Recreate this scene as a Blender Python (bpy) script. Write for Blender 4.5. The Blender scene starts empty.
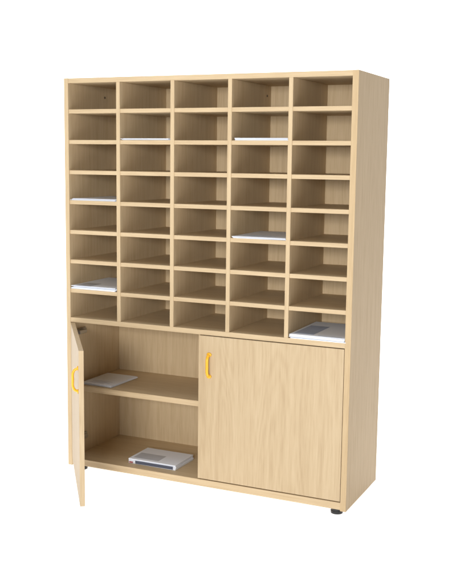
import bpy, bmesh, math, random
from mathutils import Vector, Matrix
random.seed(4)
sc=bpy.context.scene
col=sc.collection
W,H,D,ZD=1.2,1.568,0.391,0.611
T=0.019
FLOOR=-0.020

# ------------------------------------------------------------ materials
def new_mat(name):
    m=bpy.data.materials.new(name); m.use_nodes=True
    n=m.node_tree.nodes; n.clear()
    o=n.new('ShaderNodeOutputMaterial'); b=n.new('ShaderNodeBsdfPrincipled')
    m.node_tree.links.new(b.outputs[0],o.inputs[0])
    return m,n,m.node_tree.links,b
def wood(name,axis,tint=(1,1,1),figure=1.0,contrast=1.0):
    m,n,l,b=new_mat(name)
    tc=n.new('ShaderNodeTexCoord'); oi=n.new('ShaderNodeObjectInfo')
    mul=n.new('ShaderNodeMath'); mul.operation='MULTIPLY'; mul.inputs[1].default_value=37.0
    l.new(oi.outputs['Random'],mul.inputs[0])
    add=n.new('ShaderNodeVectorMath'); add.operation='ADD'
    l.new(tc.outputs['Object'],add.inputs[0]); l.new(mul.outputs[0],add.inputs[1])
    def mp(along,across):
        q=n.new('ShaderNodeMapping'); s=[across]*3; s['XYZ'.index(axis)]=along
        q.inputs['Scale'].default_value=s; l.new(add.outputs[0],q.inputs[0]); return q
    fine=n.new('ShaderNodeTexNoise'); fine.inputs['Scale'].default_value=1; fine.inputs['Detail'].default_value=4
    l.new(mp(11,340).outputs[0],fine.inputs['Vector'])
    mid=n.new('ShaderNodeTexNoise'); mid.inputs['Scale'].default_value=1; mid.inputs['Detail'].default_value=5
    mid.inputs['Roughness'].default_value=.62
    l.new(mp(2.0,62).outputs[0],mid.inputs['Vector'])
    big=n.new('ShaderNodeTexNoise'); big.inputs['Scale'].default_value=1; big.inputs['Detail'].default_value=1.5
    l.new(mp(.85,7.5).outputs[0],big.inputs['Vector'])
    k=n.new('ShaderNodeMath'); k.operation='MULTIPLY'; k.inputs[1].default_value=140
    l.new(big.outputs['Fac'],k.inputs[0])
    s=n.new('ShaderNodeMath'); s.operation='SINE'; l.new(k.outputs[0],s.inputs[0])
    def lin(src,a,bv):
        q=n.new('ShaderNodeMath'); q.operation='MULTIPLY_ADD'; q.inputs[1].default_value=a; q.inputs[2].default_value=bv
        l.new(src,q.inputs[0]); return q.outputs[0]
    def plus(a,c):
        q=n.new('ShaderNodeMath'); q.operation='ADD'; l.new(a,q.inputs[0]); l.new(c,q.inputs[1]); return q.outputs[0]
    a1,a2=.7*contrast,.65*contrast
    f=plus(plus(lin(fine.outputs['Fac'],a1,-a1/2),lin(mid.outputs['Fac'],a2,-a2/2)),lin(s.outputs[0],.03*figure,.5))
    f=plus(f,lin(big.outputs['Fac'],.2,-.1))
    r=n.new('ShaderNodeValToRGB'); e=r.color_ramp.elements
    def c(v): return tuple(x*t for x,t in zip(v,tint))+(1,)
    e[0].position=.12; e[0].color=c((.400,.288,.170))
    e[1].position=.9; e[1].color=c((.565,.445,.290))
    e2=e.new(.5); e2.color=c((.495,.378,.236))
    l.new(f,r.inputs[0]); l.new(r.outputs[0],b.inputs['Base Color'])
    b.inputs['Roughness'].default_value=.52
    b.inputs['Specular IOR Level'].default_value=.18
    bp=n.new('ShaderNodeBump'); bp.inputs['Strength'].default_value=.08; bp.inputs['Distance'].default_value=.0005
    l.new(fine.outputs['Fac'],bp.inputs['Height']); l.new(bp.outputs[0],b.inputs['Normal'])
    return m
WX=wood('beech_along_width_lifted','X',(1.08,1.08,1.07)); WZ=wood('beech_upright_lifted','Z',(1.08,1.08,1.07))  # same beech with a lighter tint, painted in to lift the shaded interiors
WSIDE=wood('beech_side_shaded','Z',(1.0,.965,.90),1.0,1.15)  # deeper, warmer copy: shade of the less lit side put into its colour
WDOOR=wood('beech_door','Z',(.985,.985,.985),2.0,1.15)
def plain(name,c,rough=.5,var=.04,scale=60,metal=0,emit=0):
    m,n,l,b=new_mat(name)
    tc=n.new('ShaderNodeTexCoord'); t=n.new('ShaderNodeTexNoise'); t.inputs['Scale'].default_value=scale
    l.new(tc.outputs['Object'],t.inputs['Vector'])
    r=n.new('ShaderNodeValToRGB')
    r.color_ramp.elements[0].color=tuple(x*(1-var) for x in c)+(1,)
    r.color_ramp.elements[1].color=tuple(min(1,x*(1+var)) for x in c)+(1,)
    l.new(t.outputs[0],r.inputs[0]); l.new(r.outputs[0],b.inputs['Base Color'])
    b.inputs['Roughness'].default_value=rough; b.inputs['Metallic'].default_value=metal
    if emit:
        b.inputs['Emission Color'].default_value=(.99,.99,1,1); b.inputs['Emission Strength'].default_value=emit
    return m
YEL=plain('yellow_plastic',(.84,.43,.02),.35)
BLK=plain('black_plastic',(.012,.012,.013),.4)
MET=plain('nickel_steel',(.45,.45,.46),.3,metal=1)
DOT=plain('dark_screw_head',(.10,.07,.045),.5)
PAP=plain('white_paper',(.76,.79,.86),.7,.02,8)
NAVY=plain('navy_print',(.07,.08,.12),.45)
BLUE=plain('pale_blue_print',(.36,.42,.56),.45,.25,25)
GREY=plain('grey_print',(.45,.47,.52),.5,.1,30)
RED=plain('red_print',(.35,.08,.08),.5)
WHITE=plain('white_ground_added_glow',(.90,.90,.91),.9,.004,2,emit=.78)  # white ground with added glow that washes out shadows around the cabinet

# ------------------------------------------------------------ helpers
def link(o): col.objects.link(o); return o
def mesh_from_bm(name,bm,mats,smooth=False):
    me=bpy.data.meshes.new(name); bm.to_mesh(me); bm.free()
    for m in mats: me.materials.append(m)
    if smooth:
        for p in me.polygons: p.use_smooth=True
    return me
def add_box(bm,lo,hi,mi=0,rotz=0,about=None,bev=0):
    r=bmesh.ops.create_cube(bm,size=1)
    vs=r['verts']
    c=[(a+b)/2 for a,b in zip(lo,hi)]; s=[b-a for a,b in zip(lo,hi)]
    for v in vs: v.co=Vector((c[0]+v.co.x*s[0],c[1]+v.co.y*s[1],c[2]+v.co.z*s[2]))
    if rotz:
        bmesh.ops.rotate(bm,verts=vs,cent=about or c,matrix=Matrix.Rotation(rotz,3,'Z'))
    fs=set(f for v in vs for f in v.link_faces)
    for f in fs: f.material_index=mi
    if bev:
        es=list(set(e for v in vs for e in v.link_edges))
        bmesh.ops.bevel(bm,geom=es,offset=bev,segments=2,affect='EDGES',profile=.5)
def part_box(name,lo,hi,mat,parent,ploc,bev=.0009):
    c=Vector([(a+b)/2 for a,b in zip(lo,hi)])
    bm=bmesh.new()
    add_box(bm,[a-b for a,b in zip(lo,c)],[a-b for a,b in zip(hi,c)],bev=bev)
    o=link(bpy.data.objects.new(name,mesh_from_bm(name,bm,[mat])))
    o.parent=parent; o.location=c-Vector(ploc)
    return o

# ------------------------------------------------------------ cabinet
base=Vector((W/2,D/2,FLOOR))
cab=link(bpy.data.objects.new('storage_cabinet',None)); cab.location=base
cab.empty_display_size=.2
cab['label']='tall pale beech pigeonhole cabinet with one lower door open'
cab['category']='cabinet'
B=base
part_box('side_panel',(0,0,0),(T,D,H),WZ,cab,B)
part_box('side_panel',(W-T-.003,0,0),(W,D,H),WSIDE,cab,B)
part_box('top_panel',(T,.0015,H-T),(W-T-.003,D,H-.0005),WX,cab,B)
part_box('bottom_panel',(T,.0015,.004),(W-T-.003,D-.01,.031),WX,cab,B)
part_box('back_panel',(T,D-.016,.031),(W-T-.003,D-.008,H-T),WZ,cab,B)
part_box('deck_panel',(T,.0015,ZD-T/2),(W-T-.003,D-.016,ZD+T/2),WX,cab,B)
x0,x1=T,W-T-.003
pitch=(H-T/2-ZD)/8
for i in range(1,8):
    z=H-T/2-pitch*i
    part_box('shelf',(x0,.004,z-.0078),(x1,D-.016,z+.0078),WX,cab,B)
colx=[.0095+(W-T-.001)*i/5 for i in range(6)]
for i in range(1,5):
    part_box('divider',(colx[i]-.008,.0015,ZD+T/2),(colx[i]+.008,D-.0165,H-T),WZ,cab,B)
XM=W/2-.001
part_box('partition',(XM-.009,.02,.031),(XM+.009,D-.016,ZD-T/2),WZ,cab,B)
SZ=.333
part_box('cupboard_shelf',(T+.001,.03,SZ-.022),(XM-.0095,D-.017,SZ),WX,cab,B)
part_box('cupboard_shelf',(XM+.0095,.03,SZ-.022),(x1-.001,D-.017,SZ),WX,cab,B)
def foot(x,y):
    bm=bmesh.new()
    bmesh.ops.create_cone(bm,cap_ends=True,segments=28,radius1=.022,radius2=.023,depth=.010,matrix=Matrix.Translation((0,0,.005)))
    bmesh.ops.create_cone(bm,cap_ends=True,segments=28,radius1=.021,radius2=.021,depth=.009,matrix=Matrix.Translation((0,0,.0145)))
    bmesh.ops.create_cone(bm,cap_ends=True,segments=28,radius1=.024,radius2=.024,depth=.006,matrix=Matrix.Translation((0,0,.0218)))
    o=link(bpy.data.objects.new('foot',mesh_from_bm('foot',bm,[BLK])))
    o.parent=cab; o.location=Vector((x,y,FLOOR))-B
foot(.045,.035);foot(W-.045,.035);foot(.045,D-.04);foot(W-.045,D-.04)

def handle_mesh():
    cu=bpy.data.curves.new('c','CURVE'); cu.dimensions='3D'; cu.bevel_depth=.0047; cu.bevel_resolution=4; cu.use_fill_caps=True
    sp=cu.splines.new('BEZIER'); L=.042; h=.0185
    pts=[(0,0,-L),(0,-h*.75,-L*.80),(0,-h,0),(0,-h*.75,L*.80),(0,0,L)]
    sp.bezier_points.add(len(pts)-1)
    for p,c in zip(sp.bezier_points,pts):
        p.co=c; p.handle_left_type='AUTO'; p.handle_right_type='AUTO'
    sp.resolution_u=10
    o=bpy.data.objects.new('tmp',cu); link(o)
    dg=bpy.context.evaluated_depsgraph_get()
    me=bpy.data.meshes.new_from_object(o.evaluated_get(dg))
    bpy.data.objects.remove(o)
    bm=bmesh.new(); bm.from_mesh(me)
    for z in (-L,L):
        bmesh.ops.create_cone(bm,cap_ends=True,segments=20,radius1=.0085,radius2=.007,depth=.004,
            matrix=Matrix.Translation((0,-.002,z))@Matrix.Rotation(math.pi/2,4,'X'))
    for v in bm.verts: v.co.x*=1.25
    return mesh_from_bm('handle',bm,[YEL],True)
HM=handle_mesh()
DZ0,DZ1=.036,ZD-T/2-.003
def door(w,sgn,hx,angle,hand_x):
    bm=bmesh.new()
    lo=(0,0,0) if sgn>0 else (-w,0,0); hi=(w,.0175,DZ1-DZ0) if sgn>0 else (0,.0175,DZ1-DZ0)
    add_box(bm,lo,hi,bev=.001)
    o=link(bpy.data.objects.new('door',mesh_from_bm('door',bm,[WDOOR])))
    o.parent=cab; o.location=Vector((hx,-.001,DZ0))-B; o.rotation_euler=(0,0,-angle*sgn)
    h=link(bpy.data.objects.new('handle',HM)); h.parent=o
    h.location=(sgn*hand_x,0,DZ1-DZ0-.113)
    for z in (.07,DZ1-DZ0-.07):
        bm=bmesh.new()
        a=sgn
        add_box(bm,(min(a*.004,a*.05),.0178,-.013),(max(a*.004,a*.05),.026,.013),bev=.002)
        add_box(bm,(min(a*.006,a*.034),.026,-.007),(max(a*.006,a*.034),.036,.007),bev=.002)
        hh=link(bpy.data.objects.new('hinge',mesh_from_bm('hinge',bm,[MET]))); hh.parent=o; hh.location=(0,0,z)
    return o
dw=(x1-x0)/2-.003
d1=door(dw,1,x0+.001,math.radians(53.2),dw-.045)
d1['label']='beech door standing open with yellow bow handle'
d2=door(dw,-1,x1-.0015,0,dw-.045)
for z in (DZ0+.07,DZ1-.045):
    bm=bmesh.new()
    add_box(bm,(0,-.030,-.012),(.007,.034,.012),bev=.0015)
    add_box(bm,(.007,-.034,-.008),(.022,.018,.008),bev=.002)
    o=link(bpy.data.objects.new('hinge_plate',mesh_from_bm('hinge_plate',bm,[MET]))); o.parent=cab
    o.location=Vector((T,.070,z))-B
for cx,y in ((0,.27),(3,.335)):
    bm=bmesh.new()
    bmesh.ops.create_uvsphere(bm,u_segments=16,v_segments=8,radius=.005)
    for v in bm.verts: v.co.x*=.3; v.co.y*=1.3
    o=link(bpy.data.objects.new('screw',mesh_from_bm('screw',bm,[DOT],True))); o.parent=cab
    o.location=Vector((T if cx==0 else colx[cx]+.008,y,H-T-.040))-B

# ------------------------------------------------------------ papers
def floor_z(r):
    return H-T/2-pitch*r+(.0078 if r<8 else T/2)
def papers(name,label,cat,x,y,z,w,d,n,sheet,jit=.004,rot=0,extra=None,mats=None,seed=0):
    rnd=random.Random(seed)
    bm=bmesh.new(); zz=0.0004
    for i in range(n):
        t=sheet*rnd.uniform(.7,1.3)
        dx,dy=rnd.uniform(-jit,jit),rnd.uniform(-jit,jit)
        add_box(bm,(-w/2+dx,dy,zz),(w/2+dx,d+dy,zz+t),0,rotz=rnd.uniform(-.02,.02))
        zz+=t+.0003
    if extra: extra(bm,zz)
    o=link(bpy.data.objects.new(name,mesh_from_bm(name,bm,mats or [PAP])))
    o.location=(x,y,z); o.rotation_euler=(0,0,rot)
    o['label']=label; o['category']=cat
    return o
def cc(c): return (colx[c-1]+colx[c])/2
papers('paper_stack','few white sheets lying in a pigeonhole','paper',cc(2)+.0,.006,floor_z(2),.208,.29,5,.0012,.006,seed=1)
papers('paper_stack','few white sheets lying in a pigeonhole','paper',cc(4)+.005,.006,floor_z(2),.208,.29,5,.0013,.006,seed=2)
papers('paper_stack','thin white paper pile lying in a pigeonhole','paper',cc(1)+.002,.008,floor_z(4),.205,.29,5,.0012,.006,seed=3)
def lines(bm,zz):
    for k in range(5):
        add_box(bm,(-.08,.03+k*.012,zz+.0002),(.03+.02*(k%2),.034+k*.012,zz+.0004),1)
papers('paper_stack','white printed sheets filling a pigeonhole to its edge','paper',cc(4)+.003,.003,floor_z(5),.21,.297,5,.0011,.004,.02,lines,[PAP,GREY],5)
def curl(bm,zz):
    add_box(bm,(-.09,.005,zz+.0002),(-.02,.09,zz+.0004),1)
papers('paper_stack','thick pile of white sheets in a pigeonhole','paper',cc(1)+.002,.003,floor_z(7),.205,.29,7,.0018,.006,0,curl,[PAP,GREY],7)
def cover(bm,zz):
    add_box(bm,(-.095,.02,zz+.0002),(-.02,.20,zz+.0005),1)
    add_box(bm,(.0,.012,zz+.0002),(.09,.018,zz+.0004),2)
papers('magazine_pile','glossy white and blue catalogues in a pigeonhole','magazines',cc(5)+.0,.002,floor_z(8),.21,.297,5,.0034,.004,-.01,cover,[PAP,BLUE,GREY],8)
def lines2(bm,zz):
    for k in range(4):
        add_box(bm,(-.05,.02+k*.012,zz+.0002),(.02+.02*(k%2),.0225+k*.012,zz+.0004),1)
papers('paper_stack','white sheets lying on the cupboard shelf','paper',.106,.055,SZ+.0002,.145,.20,5,.0012,.005,-.03,lines2,[PAP,GREY],9)
def bk(bm,zz):
    add_box(bm,(-.108,.0-.002,zz+.0),(.108,.156,zz+.0012),0)
    add_box(bm,(-.076,-.0035,.003),(.096,-.0022,zz-.005),1)
    add_box(bm,(-.104,-.0032,.003),(-.088,-.002,.009),2)
    add_box(bm,(-.096,.015,zz+.0013),(.02,.085,zz+.0016),3)
papers('catalogue_pile','white catalogues with navy spines on the cupboard floor','magazines',.370,.048,.0312,.216,.154,4,.0040,.002,.0,bk,[PAP,NAVY,RED,GREY],10)

# ------------------------------------------------------------ setting
def sweep():
    prof=[]
    R=1.5; yb=5.0
    prof.append((-9,0))
    prof.append((yb-R,0))
    for i in range(1,17):
        a=i/16*math.pi/2
        prof.append((yb-R+R*math.sin(a),R-R*math.cos(a)))
    prof.append((yb,7))
    bm=bmesh.new(); rows=[]
    for y,z in prof:
        rows.append([bm.verts.new((x,y,z)) for x in (-11,11)])
    for a,b in zip(rows,rows[1:]):
        bm.faces.new((a[0],a[1],b[1],b[0]))
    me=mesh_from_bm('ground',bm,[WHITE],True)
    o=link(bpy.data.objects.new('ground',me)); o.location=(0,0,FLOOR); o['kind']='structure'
    o.rotation_euler=(0,0,math.radians(20))
sweep()

# ------------------------------------------------------------ light
w=bpy.data.worlds.new('World'); sc.world=w; w.use_nodes=True
bg=w.node_tree.nodes['Background']; bg.inputs[0].default_value=(1,.985,.97,1); bg.inputs[1].default_value=.12
def area(name,loc,tgt,size,power,color=(1,1,1)):
    L=bpy.data.lights.new(name,'AREA'); L.shape='RECTANGLE'; L.size,L.size_y=size; L.energy=power; L.color=color
    o=link(bpy.data.objects.new(name,L)); o.location=loc
    o.rotation_euler=(Vector(tgt)-Vector(loc)).to_track_quat('-Z','Y').to_euler()
area('key_lamp',(1.8,-4.6,1.5),(.6,.2,.8),(1.1,.8),158,(1,.995,.975))
area('front_fill_lamp',(.4,-4.6,2.4),(.5,.2,.8),(1.6,1.2),28,(1,.995,.975))
area('backdrop_added_fill',(-1.0,3.0,4.0),(-1.8,4.6,.4),(4,1.2),210)  # unseen light added to bring the backdrop up to white
area('overhead_added_fill',(-.1,-.1,4.2),(0,0,0),(4,3),90)  # unseen light added overhead to brighten the floor and soften its shadow

# ------------------------------------------------------------ camera
cam=bpy.data.cameras.new('camera'); co=link(bpy.data.objects.new('camera',cam)); sc.camera=co
yaw,pit,rol=-.4330,.1401,.0117
cy,sy,cp,sp,cr,sr=math.cos(yaw),math.sin(yaw),math.cos(pit),math.sin(pit),math.cos(rol),math.sin(rol)
fwd=Vector((sy*cp,cy*cp,-sp)); right=Vector((cy,-sy,0)); up=right.cross(fwd)
r2=right*cr+up*sr; u2=up*cr-right*sr
M=Matrix((r2,u2,-fwd)).transposed().to_4x4(); M.translation=Vector((2.1769,-3.1695,1.2643))
co.matrix_world=M
cam.sensor_fit='HORIZONTAL'; cam.sensor_width=36; cam.lens=36*946.5/452
cam.clip_end=100
sc.view_settings.view_transform='Standard'; sc.view_settings.look='None'; sc.view_settings.exposure=0
